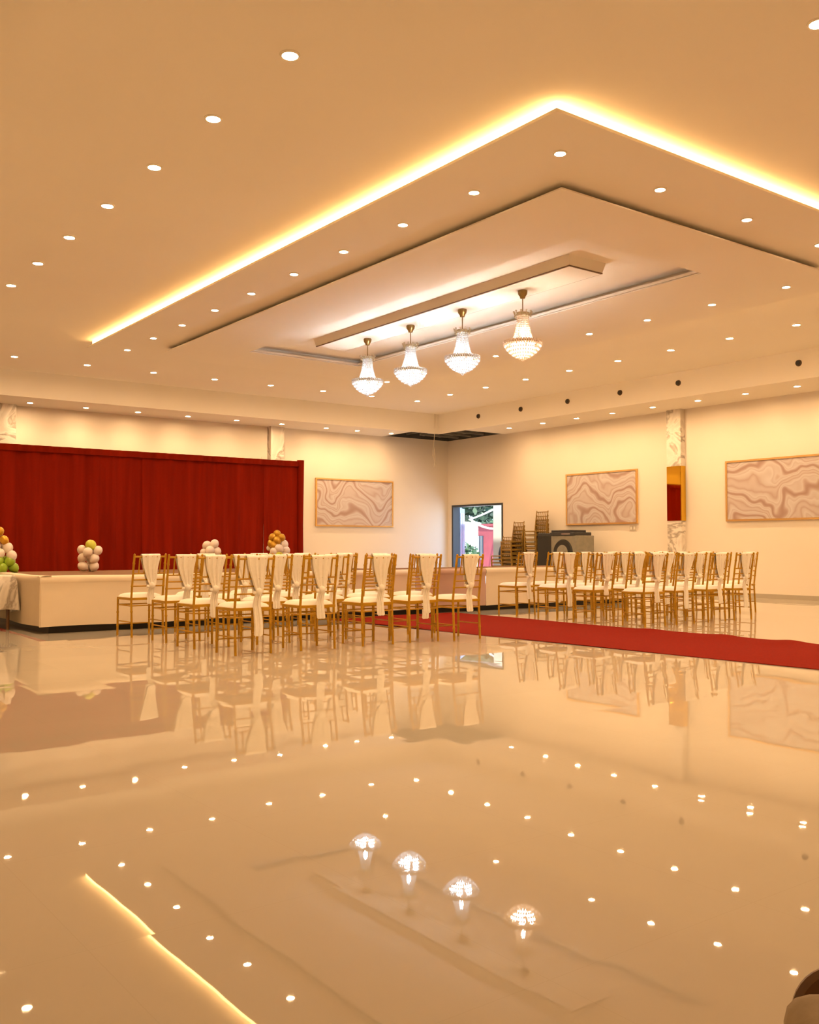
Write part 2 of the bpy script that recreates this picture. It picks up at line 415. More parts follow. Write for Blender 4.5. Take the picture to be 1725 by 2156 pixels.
# ------------------------------------------------------------------ doorway and yard outside
fr = MB()
fr.box(XR - .02, XR + .2, DY1 - .06, DY1, 0, DZ).box(XR - .02, XR + .2, DY0, DY0 + .04, 0, DZ).box(XR - .02, XR + .2, DY0 + .04, DY1 - .06, DZ - .05, DZ)
door = struct('door_1', fr, 'frame_dark', 'open doorway to the yard with dark frame', 'door')
lf = MB().box(0, .95, -.022, .022, .02, DZ - .06)
leaf = lf.build('door_leaf', 'door', door, loc=(XR + .21, DY1 - .04, 0)); leaf.rotation_euler = (0, 0, math.radians(42))
g_ = MB()
g_.box(.08, .44, -.030, -.021, .2, DZ - .2)
g_.build('glazing', 'door_panel', leaf)
g_ = MB()
g_.box(.52, .88, -.030, -.021, .2, DZ - .2)
g_.build('glazing', 'door_panel', leaf)
MB().tube([(.90, -.02, .95), (.90, -.07, .95), (.90, -.07, 1.12), (.90, -.02, 1.12)], .01, 8).build('handle', 'silver', leaf, True)

gr = MB().box(XR + .2, 60, 5, 70, -.14, -.02)
tag(gr.build('ground', 'concrete'), 'grey concrete yard outside the doorway', 'ground', kind='structure')
pl = thing('pillar', 'sunlit white square pillar just outside the doorway', 'pillar', (17.66, 19.40, -.02))
MB().box(-.15, .15, -.19, .19, 0, 3.0, .01).build('shaft', 'cream', pl)
MB().box(-.19, .19, -.23, .23, 3.0, 3.1, .01).build('cap', 'cream', pl)
pl = thing('gate_post', 'cream rendered gate post left of the pink wall', 'post', (20.0, 23.68, -.02))
MB().box(-.25, .25, -.31, .31, 0, 1.72, .01).build('shaft', 'cream', pl)
MB().box(-.29, .29, -.35, .35, 1.72, 1.80, .01).build('cap', 'cream', pl)
pw = thing('boundary_wall', 'pink rendered yard wall seen through the doorway', 'wall', (22.0, 25.0, -.02))
MB().box(0, .2, -2.6, 2.4, 0, 1.72).build('wall_face', 'pink', pw)
MB().box(-.04, .24, -2.6, 2.4, 1.72, 1.80).build('coping', 'pink', pw)
wv = MB().box(-.03, 0, .12, .62, .55, 1.38)
win = wv.build('window', 'frame_dark', pw)
wb = MB()
for k in range(4): wb.tube([(-.045, .19 + k * .12, .55), (-.045, .19 + k * .12, 1.38)], .012, 6)
wb.build('bars', 'steel', win)

def crown(mb, c, r, n, leaf):
    for _ in range(n):
        d = Vector((random.gauss(0, 1), random.gauss(0, 1), random.gauss(0, 1))).normalized() * r * random.uniform(.55, 1.0)
        q = Vector(c) + Vector((d.x, d.y, d.z * .8))
        a = Vector((random.gauss(0, 1), random.gauss(0, 1), random.gauss(0, .6))).normalized()
        bdir = a.cross(Vector((random.gauss(0, 1), random.gauss(0, 1), random.gauss(0, 1)))).normalized()
        L = leaf * random.uniform(.7, 1.3); Wd = L * .42
        vs = [mb.bm.verts.new(q + a * L * s + bdir * Wd * t_) for s, t_ in ((-.5, 0), (-.1, .5), (.5, 0), (-.1, -.5))]
        mb.bm.faces.new(vs)
def tree(loc, h, r, label, leafy=.42, n=1500, mt='leaf'):
    t = thing('tree', label, 'tree', loc)
    MB().tube([(0, 0, 0), (.05, .02, h * .4), (0, .05, h * .75)], [.16, .12, .06], 8).build('trunk', 'bark', t, True)
    m_ = MB()
    for k in range(5):
        crown(m_, (random.uniform(-.5, .5) * r, random.uniform(-.5, .5) * r, h * .78 + random.uniform(-.35, .35) * r), r * .75, n // 5, leafy)
    tag(m_.build('foliage', mt, t), kind='stuff')
tree((25.6, 30.4, -.02), 4.2, 1.7, 'dark leafy tree behind the pink wall, left in the doorway')
tree((29.5, 32.4, -.02), 3.4, 1.5, 'lighter green tree behind the pink wall, right in the doorway', .36, 1400, 'leaf_light')
tree((32.5, 38.5, -.02), 6.4, 3.0, 'tallest dark tree farthest back in the doorway view', .55, 1800)
pt = thing('potted_plant', 'small leafy plant in a pot before the cream gate post', 'plant', (19.2, 22.65, -.02))
MB().lathe([(.13, 0), (.18, .42), (.20, .45), (.17, .46)], 20).build('pot', 'terracotta', pt, True)
m_ = MB(); crown(m_, (0, 0, .82), .34, 170, .2); m_.tube([(0, 0, .4), (.02, 0, .8)], .015, 6)
m_.build('leaves', 'leaf_light', pt)
def sag(a, b, d, n=10):
    a, b = Vector(a), Vector(b)
    return [a.lerp(b, i / n) - Vector((0, 0, d * 4 * (i / n) * (1 - i / n))) for i in range(n + 1)]
m_ = MB().tube(sag((19.98, 23.5, 1.86), (17.66, 19.60, 2.06), .02), .025, 6)
tag(m_.build('rope', 'rope', None, True), 'pale rope rising from the gate post to the white pillar', 'rope')
m_ = MB().tube(sag((19.98, 23.45, 1.86), (21.95, 24.45, 1.60), .08), .035, 6)
tag(m_.build('rope', 'rope', None, True), 'pale rope sagging from the gate post towards the pink wall', 'rope')
sk = thing('sack', 'dark blue cloth sack on a hook at the right edge of the doorway', 'sack', (16.80, 18.36, .5))
m_ = MB().lathe([(.02, .02), (.11, .03), (.15, .16), (.155, .32), (.12, .48), (.05, .57), (.03, .62)], 16)
m_.build('bag', 'sack', sk, True)
MB().tube([(0, 0, .60), (-.03, -.10, .72), (-.05, -.26, .75)], .012, 6).build('strap', 'sack', sk, True)

# ------------------------------------------------------------------ artworks, switch
def art(name, origin, axis, length, label, seed):
    t = thing(name, label, 'wall art', origin, 0 if axis == 'x' else -PI / 2)
    Hh = 1.13; fw = .035
    MB().box(0, length, -.03, -.004, 0, Hh).build('artwork_face', artwork('flowing_stone_art', seed), t)
    m_ = MB(); m_.box(-fw, length + fw, -.045, -.002, -fw, 0).box(-fw, length + fw, -.045, -.002, Hh, Hh + fw)
    m_.box(-fw, 0, -.045, -.002, 0, Hh).box(length, length + fw, -.045, -.002, 0, Hh)
    m_.build('frame', 'gold_frame', t)
art('wall_art', (12.30, YL, 1.53), 'x', 2.29, 'framed flowing marble artwork right of the red curtain', 1.3)
art('wall_art', (XR, 15.81, 1.53), 'y', 2.06, 'framed flowing marble artwork above the loudspeakers, left of the gold mirror', 4.1)
art('wall_art', (XR, 11.44, 1.53), 'y', 2.06, 'framed flowing marble artwork right of the gold mirror', 7.7)
t = thing('light_switch', 'small grey switch plate below the middle artwork', 'switch', (XR, 13.86, 1.40))
pl = MB().box(-.012, 0, -.09, .09, -.06, .06, .003).build('plate', 'plate', t)
for k in (-.045, .045): MB().box(-.018, -.012, k - .02, k + .02, -.03, .03).build('rocker', 'trimring', pl)

# ------------------------------------------------------------------ recessed downlights
def make_downlight(r):
    t = thing('ceiling_downlight', '', 'downlight')
    MB().lathe([(r * .78, -.012), (r * 1.0, -.008), (r * 1.02, 0), (r * .80, 0), (r * .78, -.012)], 24, cap=False).build('trim_ring', 'trimring', t, True)
    MB().lathe([(0.001, -.006), (r * .80, -.006)], 20, cap=False).build('lens', 'lens', t)
    k = min(1.0, (r / .07) ** 2)
    ld = bpy.data.lights.new('downlight_beam', 'SPOT'); ld.energy = P_SOFFIT if r == .068 else P_DOWN * k; ld.color = WARM
    ld.spot_size = math.radians(132); ld.spot_blend = 1.0; ld.shadow_soft_size = r * .7
    lo = bpy.data.objects.new('beam', ld); COL.objects.link(lo); lo.parent = t; lo.location = (0, 0, -.03)
    return t
protos = {}
def downlights(pts, z, r, group, fmt):
    for i, (x_, y_) in enumerate(pts):
        if r in protos: t = copy_tree(protos[r])
        else: t = protos[r] = make_downlight(r)
        t.location = (x_, y_, z)
        t['label'] = fmt(i); t['group'] = group
R1, R2, R3 = .070, .058, .068
L1 = [(3.19, y_) for y_ in (12.83, 11.63, 10.44, 9.24, 8.04, 6.84, 5.63)]
downlights(L1, ZM, R1, 'downlights on the main ceiling left of the cove',
           lambda i: f'recessed downlight, {ORD[i]} from the left in the diagonal row outside the lit cove')
L2 = [(4.46, 17.64), (5.75, 17.66), (7.03, 17.66), (8.30, 17.64), (9.55, 17.6), (10.80, 17.56), (12.05, 17.53), (13.31, 17.5)]
downlights(L2, ZM, R1, 'downlights on the main ceiling before the left bulkhead',
           lambda i: f'recessed downlight, {ORD[i]} from the left in the row above the curtain-side bulkhead')
L3 = [(13.31, y_) for y_ in (16.3, 15.11, 13.9, 12.7, 11.5, 10.33, 9.17, 8.0)]
downlights(L3, ZM, R1, 'downlights on the main ceiling before the right bulkhead',
           lambda i: f'recessed downlight, {ORD[i]} from the left in the row above the air nozzles')
downlights([(5.71, 3.25)], ZM, R1, 'downlights near the camera', lambda i: 'recessed downlight cut by the top right corner of the photo')
L4 = [(5.66, y_) for y_ in (15.36, 14.24, 13.14, 12.04, 10.96, 9.87, 8.78, 7.68, 6.58, 5.49)]
downlights(L4, ZP, R2, 'downlights on the floating panel, near side',
           lambda i: f'small downlight, {ORD[i]} from the left on the panel strip beside the lit cove')
L5 = [(6.97, 5.51), (8.31, 5.51), (9.64, 5.51)]
downlights(L5, ZP, R2, 'downlights on the floating panel, right end',
           lambda i: f'small downlight, {ORD[i]} from the left on the panel strip running to the right edge')
L6 = [(10.88, y_) for y_ in (15.29, 12.09, 9.96, 8.85, 7.76, 6.67)]
downlights(L6, ZP, R2, 'downlights on the floating panel, far side',
           lambda i: f'small downlight, {ORD[i]} from the left on the far panel edge behind the chandeliers')
L7 = [(5.29, 19.7), (6.40, 19.69), (7.50, 19.68), (8.62, 19.66), (9.78, 19.62), (10.93, 19.6), (12.16, 19.62), (13.05, 19.6), (14.06, 19.57)]
downlights(L7, ZS, R3, 'downlights in the soffit over the curtain',
           lambda i: f'recessed downlight, {ORD[i]} from the left in the low soffit over the curtain')
L8 = [(15.70, y_) for y_ in (16.97, 15.83, 14.77, 13.73, 12.65, 11.55, 10.49, 9.44)]
downlights(L8, ZS, R3, 'downlights in the soffit along the right wall',
           lambda i: f'recessed downlight, {ORD[i]} from the left in the low soffit along the right wall')
# same rows carried on beyond the frame; they light the near floor and show in its gloss
downlights([(3.19, 4.43), (3.19, 3.24), (4.45, 3.24), (6.97, 3.24), (8.3, 3.24), (9.6, 3.24), (10.9, 3.24), (12.1, 3.24), (13.31, 3.24),
            (13.31, 4.4), (13.31, 5.6), (13.31, 6.8), (3.19, 14.03), (3.19, 15.23), (3.19, 16.43), (3.19, 17.62)], ZM, R1, 'downlights beyond the frame',
           lambda i: 'recessed downlight outside the frame, seen only as a glint in the floor')

# air nozzles
nz0 = None
for i, y_ in enumerate((17.44, 15.96, 14.49, 13.02, 11.57, 9.06)):
    if nz0 is None:
        t = nz0 = thing('air_nozzle', '', 'air nozzle', (FX1, y_, 4.145), 0, 'round air nozzles on the right bulkhead')
        a = MB(); b = bmesh.new(); bmesh.ops.create_cone(b, cap_ends=True, segments=24, radius1=.058, radius2=.05, depth=.03)
        a.add(b, Matrix.Translation((-.012, 0, 0)) @ Matrix.Rotation(-PI / 2, 4, 'Y')); a.build('rim', 'gap', t, True)
        a = MB(); b = bmesh.new(); bmesh.ops.create_cone(b, cap_ends=True, segments=24, radius1=.04, radius2=.036, depth=.02)
        a.add(b, Matrix.Translation((-.025, 0, 0)) @ Matrix.Rotation(-PI / 2, 4, 'Y')); a.build('throat', 'black', t, True)
    else:
        t = copy_tree(nz0); t.location = (FX1, y_, 4.145)
    t['label'] = f'dark round air nozzle, {ORD[i]} from the left on the right-hand bulkhead'

# ------------------------------------------------------------------ chandeliers
def chandelier(x_, y_, label, cm, bm_):
    t = thing('chandelier', label, 'chandelier', (x_, y_, ZI), 0, 'crystal chandeliers in a line')
    MB().lathe([(.012, -.105), (.03, -.10), (.036, -.075), (.055, -.05), (.062, -.012), (.058, 0)], 20).build('canopy', 'brass', t, True)
    MB().tube([(0, 0, -.09), (0, 0, -.30)], .007, 8).build('rod', 'brass', t, True)
    z0 = -.29
    cr = MB()
    cr.lathe([(.075, z0 - .02), (.082, z0), (.078, z0 + .012), (.070, z0)], 24)
    for k in range(10):
        a = 2 * PI * k / 10; ca, sa = math.cos(a), math.sin(a)
        cr.tube([(.075 * ca, .075 * sa, z0 - .01), (.10 * ca, .10 * sa, z0 - .015), (.112 * ca, .112 * sa, z0 + .012)], .006, 6)
        cr.ball((.112 * ca, .112 * sa, z0 + .022), .013, 1)
        cr.ball((.10 * ca, .10 * sa, z0 - .035), .009, 1, (1, 1, 1.6))
    cr.build('crown', 'crown', t, True)
    st = MB()
    zt, zb = z0 - .03, -.66
    NS = 26
    for k in range(NS):                                 # bead strands flaring from crown to bowl rim
        a = 2 * PI * (k + .5) / NS; ca, sa = math.cos(a), math.sin(a)
        for j in range(15):
            u = j / 14; rr = .068 + .022 * u + .055 * u ** 2.4
            st.ball((rr * ca, rr * sa, zt + (zb - zt) * u), .0105, 1, (.8, .8, 1.25))
    st.build('bead_strands', cm, t, True)
    bw = MB()
    prof = [(.232, -.648), (.230, -.685), (.205, -.725), (.172, -.762), (.135, -.795), (.092, -.822), (.05, -.842), (.018, -.856)]
    for (rr, zz) in prof:                               # tiers of faceted drops
        n_ = max(4, int(2 * PI * rr / .031))
        for k in range(n_):
            a = 2 * PI * (k + (.5 if prof.index((rr, zz)) % 2 else 0)) / n_
            bw.ball((rr * math.cos(a), rr * math.sin(a), zz), .017, 1, (.85, .85, 1.2))
    bowl = bw.build('bowl', cm, t, True)
    MB().ball((0, 0, -.875), .02, 1).build('finial', cm, bowl, True)
    rm = MB()
    rm.lathe([(.205, -.655), (.215, -.64), (.222, -.655), (.212, -.672), (.205, -.655)], 32, cap=False)
    for k in range(6):
        a = 2 * PI * k / 6; rm.tube([(.14 * math.cos(a), .14 * math.sin(a), -.655), (.21 * math.cos(a), .21 * math.sin(a), -.655)], .005, 6)
    rm.build('rim', 'brass', bowl, True)
    bb = MB()
    for k in range(5):
        a = 2 * PI * k / 5; bb.ball((.11 * math.cos(a), .11 * math.sin(a), -.70), .046, 2)
    bb.ball((0, 0, -.52), .030, 2, (1, 1, 2.2)); bb.ball((0, 0, -.76), .04, 2)
    bb.build('bulbs', bm_, t, True)
    return t
for (x_, y_, lb, cm, bm_) in ((8.20, 12.04, 'crystal chandelier, leftmost and smallest-looking of the four', 'crystal', 'bulb'),
                              (8.20, 10.94, 'crystal chandelier, second from the left of the four', 'crystal', 'bulb'),
                              (8.20, 9.78, 'crystal chandelier, third from the left of the four', 'crystal', 'bulb'),
                              (8.19, 8.60, 'crystal chandelier with warmer peach glow, rightmost of the four', 'crystal_warm', 'bulb_warm')):
    chandelier(x_, y_, lb, cm, bm_)

# ------------------------------------------------------------------ curtain, stage, carpet
def curtain():
    t = thing('curtain_backdrop', 'tall red velvet curtain backdrop hung before the left wall', 'curtain', (0, 19.6, 0))
    def panel(x0, x1, amp, ph, seed):
        rnd = random.Random(seed)
        wob = [rnd.uniform(-1, 1) for _ in range(40)]
        n = int((x1 - x0) / .035)
        def fn(u, v):
            X = x0 + (x1 - x0) * u; Z = 2.88 * (1 - v) + .01
            k = X * 2 * PI / .42 + ph + 1.2 * math.sin(X * 1.7 + ph)
            a = amp * (.35 + .65 * v)
            yy = a * (math.sin(k) + .45 * math.sin(2.3 * k + 1) * (1 - .4 * v)) + .05 * math.sin(X * 1.1 + seed) * v
            return Vector((X + .02 * math.sin(k * .7) * v, yy, Z))
        MB().grid(n, 14, fn, (0, .006, 0)).build('curtain_panel', 'velvet', t, True)
        def hm(u, v):
            X = x0 + (x1 - x0) * u
            return Vector((X, -.055 + .012 * math.sin(X * 31) + .01 * math.sin(X * 13.3), 3.0 - .125 * v))
        MB().grid(n, 3, hm, (0, .11, 0)).build('header', 'velvet', t, True)
    panel(2.6, 5.02, .045, .2, 1); panel(5.0, 7.59, .05, 1.1, 2); panel(7.57, 10.48, .04, 2.3, 3); panel(10.46, 11.40, .035, .4, 4)
    def sl(u, v): 
        a = 2 * PI * u
        return Vector((11.44 + .075 * math.cos(a), .075 * math.sin(a), 3.02 - 3.0 * v))
    m_ = MB(); m_.tube([(11.44, 0, .01), (11.43, 0, 1.5), (11.44, 0, 3.03)], [.085, .075, .085], 16)
    m_.build('pole_sleeve', 'velvet', t, True)
    MB().tube([(2.6, .02, 2.94), (11.44, .02, 2.94)], .02, 10).build('rail', 'silver', t, True)
    MB().tube([(10.46, .09, 0), (10.46, .09, 3.06)], .018, 10).build('pole', 'trimring', t, True)
curtain()

SX0, SXM, SX1, SY0, SYD, SYS, SZ = 3.18, 8.45, 13.42, 11.25, 13.75, 12.45, .65
st = thing('stage', 'long white-skirted low stage in front of the red curtain', 'stage', (0, 0, 0))
MB().box(SX0 + .05, SXM, SY0 + .06, SYD, SZ - .1, SZ).box(SXM, SX1 - .02, SY0 + .06, SYS, SZ - .1, SZ).build('deck', 'deck', st)
m_ = MB()
for (x0, x1, y0, y1) in ((SX0 + .1, SXM, SY0 + .07, SYD - .06), (SXM, SX1 - .08, SY0 + .07, SYS - .06)):
    m_.box(x0, x1, y0, y1, 0, .09)
m_.build('base', 'black', st)  # black slab stands in for the shaded gap below the skirts
def skirt(p0, p1, n_out, mname, name='skirt', seed=0):
    p0, p1 = Vector(p0), Vector(p1); L = (p1 - p0).length; n_out = Vector(n_out)
    prof = [(-.10, .004), (-.03, .006), (.012, .0), (.03, -.022), (.032, -.06), (.022, -.085), (.018, -.30), (.02, -.575)]
    def fn(u, v):
        k = v * (len(prof) - 1); i = min(int(k), len(prof) - 2); fz = k - i
        o_ = prof[i][0] * (1 - fz) + prof[i + 1][0] * fz; zz = prof[i][1] * (1 - fz) + prof[i + 1][1] * fz
        s_ = u * L
        o_ += max(0, v - .5) * .012 * math.sin(s_ * 5.1 + seed)
        zz += .006 * math.sin(s_ * 3.7 + seed * 2) * (1 if v > .9 else .6 if v < .5 else .2)
        q = p0.lerp(p1, u) + n_out * o_; q.z = SZ + .004 + zz; return q
    return MB().grid(max(4, int(L / .08)), 14, fn, tuple(-n_out * .006)).build(name, mname, st, True)
skirt((SX0 - .03, SY0, 0), (5.6, SY0, 0), (0, -1, 0), 'skirt', seed=0)
skirt((5.61, SY0, 0), (8.50, SY0, 0), (0, -1, 0), 'skirt', seed=1)
tag(skirt((8.51, SY0, 0), (9.88, SY0, 0), (0, -1, 0), 'skirt_pink', seed=2), 'dusty pink skirt panel where the red carpet meets the stage')
skirt((9.89, SY0, 0), (SX1 + .03, SY0, 0), (0, -1, 0), 'skirt', seed=3)
skirt((SX0, SY0 - .03, 0), (SX0, SYD, 0), (-1, 0, 0), 'skirt', seed=4)
skirt((SX1, SYS, 0), (SX1, SY0 - .03, 0), (1, 0, 0), 'skirt', seed=5)

# cloth-covered table at the far left, beside the stage
tb = thing('side_table', 'table under a greyish white cloth at the far left edge beside the stage', 'table', (2.72, 12.55, 0))
MB().box(-.36, .36, -.5, .5, .62, .65, .005).build('table_top', 'brownwood', tb)
for sx in (-1, 1):
    for sy in (-1, 1):
        MB().tube([(sx * .31, sy * .44, 0), (sx * .31, sy * .44, .62)], .02, 8).build('leg', 'brownwood', tb, True)
m_ = MB()
N_ = 72
def rim(a, k):
    c_, s_ = math.cos(a), math.sin(a); q = max(abs(c_) / .38, abs(s_) / .52)
    return Vector((c_ / q * k, s_ / q * k, 0))
rows = [(0.0, .656), (.98, .656), (1.02, .64)] + [(1.05 + .06 * i / 5, .64 - .42 * i / 5) for i in range(1, 6)]
V = []
for j, (k, z_) in enumerate(rows):
    row = []
    for i in range(N_):
        a = 2 * PI * i / N_
        kk = k + (max(0, j - 2) / 5) * .06 * math.sin(a * 13 + math.sin(a * 3))
        p_ = rim(a, kk); p_.z = z_ + (.03 * math.sin(a * 4) if j == len(rows) - 1 else 0)
        row.append(m_.bm.verts.new(p_))
    V.append(row)
for A, B in zip(V, V[1:]):
    for i in range(N_): m_.bm.faces.new((A[i], A[(i + 1) % N_], B[(i + 1) % N_], B[i]))
bmesh.ops.remove_doubles(m_.bm, verts=m_.bm.verts[:], dist=1e-5)
tag(m_.build('tablecloth', 'marble', None, True, (2.72, 12.55, 0)), 'greyish white cloth draped over the table at the far left edge', 'tablecloth')

# red carpet runner, slightly rucked along its edges
def cfn(u, v):
    Y = 3.2 + (11.18 - 3.2) * v
    xl = 7.36 - (Y - 3.2) * .055; xr = 9.16 - .02 * math.sin(Y * .9)
    X = xl + (xr - xl) * u
    zz = .008 + .004 * math.sin(Y * 2.1) * math.sin(X * 3)
    for (yc, a) in ((7.42, .012), (6.42, .014), (5.62, .018)):
        zz += a * math.exp(-((Y - yc) / .16) ** 2) * max(0, (u - .72) / .28)
    return Vector((X, Y, max(.006, zz)))
tag(MB().grid(24, 160, cfn, (0, 0, -.005)).build('carpet_runner', 'carpet', None, True), 'long red carpet runner leading across the floor to the stage', 'carpet')

# ------------------------------------------------------------------ balloon clusters on the stage
def balloon_geo(r):
    m_ = MB()
    m_.lathe([(.001, r * 1.12), (r * .38, r * 1.05), (r * .72, r * .8), (r * .95, r * .38), (r, 0), (r * .93, -r * .4), (r * .72, -r * .78), (r * .42, -r * 1.08), (r * .12, -r * 1.25), (r * .16, -r * 1.32)], 20)
    return m_
bal_mesh = {}
def balloon(parent, loc, r, m):
    if m not in bal_mesh: 
        o = balloon_geo(1.0).build('balloon', m, parent, True); bal_mesh[m] = o
    else:
        o = bal_mesh[m].copy(); COL.objects.link(o); o.parent = parent
    o.location = loc; o.scale = (r, r, r)
    o.rotation_euler = (random.uniform(-.9, .9), random.uniform(-.9, .9), random.uniform(0, 6))
PXM = 13.2 / 2012
def cluster(x_, y_, label, items):
    t = thing('balloon_cluster', label, 'balloons', (x_, y_, SZ), 0, 'balloon clusters along the stage')
    dirx = Vector((math.sin(YAW), -math.cos(YAW), 0))
    for (dx, dz, dd, m, r) in items:
        q = dirx * dx + Vector((math.cos(YAW), math.sin(YAW), 0)) * dd
        balloon(t, (q.x, q.y, dz), r, m)
cluster(3.22, 13.3, 'tall balloon cluster with gold, white and green tiers at far left', 
        [(-.02, .54, 0, 'b_gold', .062), (.06, .43, -.02, 'b_gold', .058), (-.09, .44, .03, 'b_gold', .06),
         (-.04, .35, -.06, 'b_white', .068), (.10, .33, 0, 'b_white', .066), (-.12, .33, .04, 'b_white', .066), (.02, .33, .10, 'b_white', .066),
         (.03, .25, -.09, 'b_white', .066), (.155, .23, -.01, 'b_white', .066), (-.11, .24, -.05, 'b_white', .066),
         (.02, .15, -.11, 'b_green', .07), (.14, .15, -.03, 'b_green', .068), (-.12, .14, -.04, 'b_green', .07), (.03, .15, .11, 'b_green', .07),
         (.07, .065, -.09, 'b_green', .068), (.17, .07, .02, 'b_green', .066), (-.08, .065, -.08, 'b_green', .068)])
cluster(4.36, 13.2, 'small white balloon cluster topped by one lime balloon', 
        [(.02, .365, 0, 'b_lime', .072), (-.10, .30, -.01, 'b_white', .062), (.115, .29, 0, 'b_white', .062), (0, .27, -.06, 'b_white', .064),
         (-.085, .19, -.03, 'b_white', .062), (.08, .18, -.03, 'b_white', .064), (.0, .18, .08, 'b_white', .064), (-.075, .075, -.03, 'b_white', .066),
         (.075, .072, -.02, 'b_white', .062), (.0, .07, .07, 'b_white', .062)])
cluster(6.17, 13.2, 'small all-white balloon cluster behind the left chairs', 
        [(-.06, .36, 0, 'b_white', .066), (.055, .385, -.01, 'b_white', .064), (0, .29, -.06, 'b_white', .066), (.09, .27, 0, 'b_white', .064),
         (-.09, .25, .0, 'b_white', .066), (-.02, .17, -.05, 'b_white', .066), (.08, .17, .0, 'b_white', .066), (-.10, .15, .0, 'b_white', .064), (.11, .09, -.02, 'b_white', .062), (-.07, .07, -.05, 'b_white', .064), (.03, .075, -.07, 'b_white', .064)])
cluster(7.30, 13.2, 'balloon cluster with gold top over white at the right end of the curtain', 
        [(-0.01, 0.54, 0, 'b_gold', 0.06), (0.06, 0.48, -0.03, 'b_gold', 0.062), (-0.08, 0.49, -0.02, 'b_gold', 0.06), (0, 0.44, -0.07, 'b_gold', 0.062), (-0.1, 0.39, -0.02, 'b_gold', 0.06), (-0.05, 0.37, -0.08, 'b_gold', 0.058), (0.1, 0.38, -0.01, 'b_white', 0.066), (0.03, 0.31, -0.09, 'b_white', 0.07), (0.13, 0.28, -0.02, 'b_white', 0.066), (-0.04, 0.26, -0.1, 'b_white', 0.068), (-0.14, 0.32, 0.02, 'b_white', 0.04), (0.03, 0.2, -0.11, 'b_lime', 0.066), (0.13, 0.19, -0.04, 'b_white', 0.066), (-0.08, 0.185, -0.07, 'b_lime', 0.064), (0, 0.075, -0.04, 'b_white', 0.066), (0.12, 0.07, 0.02, 'b_lime', 0.064), (-0.11, 0.07, 0.02, 'b_white', 0.064)])

# ------------------------------------------------------------------ gold chairs
CW, CDp = .185, .17      # half widths between legs
def backy(z):            # rake of the back above the seat
    return -CDp - (max(0, z - .42) / .50) ** 1.15 * .075
def bamboo(pts, r, rings=()):
    m_ = MB(); m_.tube(pts, r, 8)
    return m_
def post_pts(x_):
    pts, rr = [], []
    zs = [0, .02, .12, .125, .135, .14, .27, .275, .285, .29, .42, .425, .44, .445, .55, .555, .565, .57, .69, .695, .71, .715, .80, .805, .815, .82, .87, .90, .912, .92]
    for z_ in zs:
        base = .0125
        if any(abs(z_ - q) < .006 for q in (.13, .28, .4325, .56, .7025, .81)): base = .0155
        if z_ > .905: base = .012 if z_ < .915 else .004
        splay = (.42 - z_) / .42 * .03 if z_ < .42 else 0
        pts.append((x_, backy(z_) - splay * .7, z_)); rr.append(base)
    return pts, rr
def front_pts(x_):
    pts, rr = [], []
    for z_ in (0, .02, .10, .105, .115, .12, .25, .255, .265, .27, .40, .425):
        base = .0155 if any(abs(z_ - q) < .006 for q in (.11, .26)) else .0125
        pts.append((x_, CDp, z_)); rr.append(base)
    return pts, rr
def sash_fn(rnd, tail_z, off):
    zk = .585 + rnd.uniform(-.02, .02)
    ph = rnd.uniform(0, 6)
    def width(z_):
        if z_ > zk: return .035 + (.108 - .035) * ((z_ - zk) / (.89 - zk)) ** .8
        return .034 + .012 * min(1, (zk - z_) / .25)
    def fold(u, z_):
        return .007 * math.sin(u * 2 * PI * 3 + ph) + .004 * math.sin(u * 2 * PI * 7 + ph * 2)
    def backside(u, v):
        z_ = .895 + (tail_z - .895) * v
        if u in (0.0, 1.0) and v == 1: z_ += .012
        w_ = width(z_); c_ = off * min(1, (.90 - z_) / .3)
        yb = backy(max(z_, .44)) - .020 + fold(u, z_) - (.018 * math.exp(-((z_ - zk) / .03) ** 2))
        if z_ < .44: yb -= .012 + .025 * (.44 - z_) * 2
        return Vector((c_ + (u - .5) * 2 * w_ + .006 * math.sin(z_ * 17 + ph), yb, z_))
    def frontside(u, v):
        z_ = .895 + (zk - .02 - .895) * v
        return Vector((off * min(1, (.90 - z_) / .3) + (u - .5) * 2 * width(z_), backy(z_) + .020 + fold(u, z_) * .7, z_))
    def over(u, v):
        a = PI * v; b0 = backside(u, 0); f0 = frontside(u, 0)
        mid = (b0 + f0) / 2; hy = (f0.y - b0.y) / 2
        return Vector((mid.x, mid.y - math.cos(a) * hy, .895 + .018 * math.sin(a)))
    return backside, frontside, over, zk
def sash_mesh(seed, tail_z, off):
    rnd = random.Random(seed); b_, f_, o_, zk = sash_fn(rnd, tail_z, off)
    m_ = MB()
    m_.grid(12, 26, b_, (0, -.004, 0)).grid(12, 10, f_, (0, .004, 0)).grid(12, 6, o_, (0, 0, .004))
    c_ = off * min(1, (.90 - zk) / .3)
    m_.ball((c_, backy(zk) - .035, zk), .034, 2, (1.0, .75, 1.05))
    m_.ball((c_ - .035, backy(zk) - .028, zk - .012), .022, 2, (1.2, .6, .8))
    m_.tube([(c_ - .03, backy(zk) - .01, zk), (c_ - .028, backy(zk) + .02, zk), (c_ + .028, backy(zk) + .02, zk), (c_ + .03, backy(zk) - .01, zk)], .014, 8)
    o = m_.build('sash', 'sash', None, True); me = o.data; bpy.data.objects.remove(o); return me
SASH = [sash_mesh(11, .17, .035), sash_mesh(12, .30, .02), sash_mesh(13, .24, .05), sash_mesh(14, .36, .03), sash_mesh(15, .20, .0)]

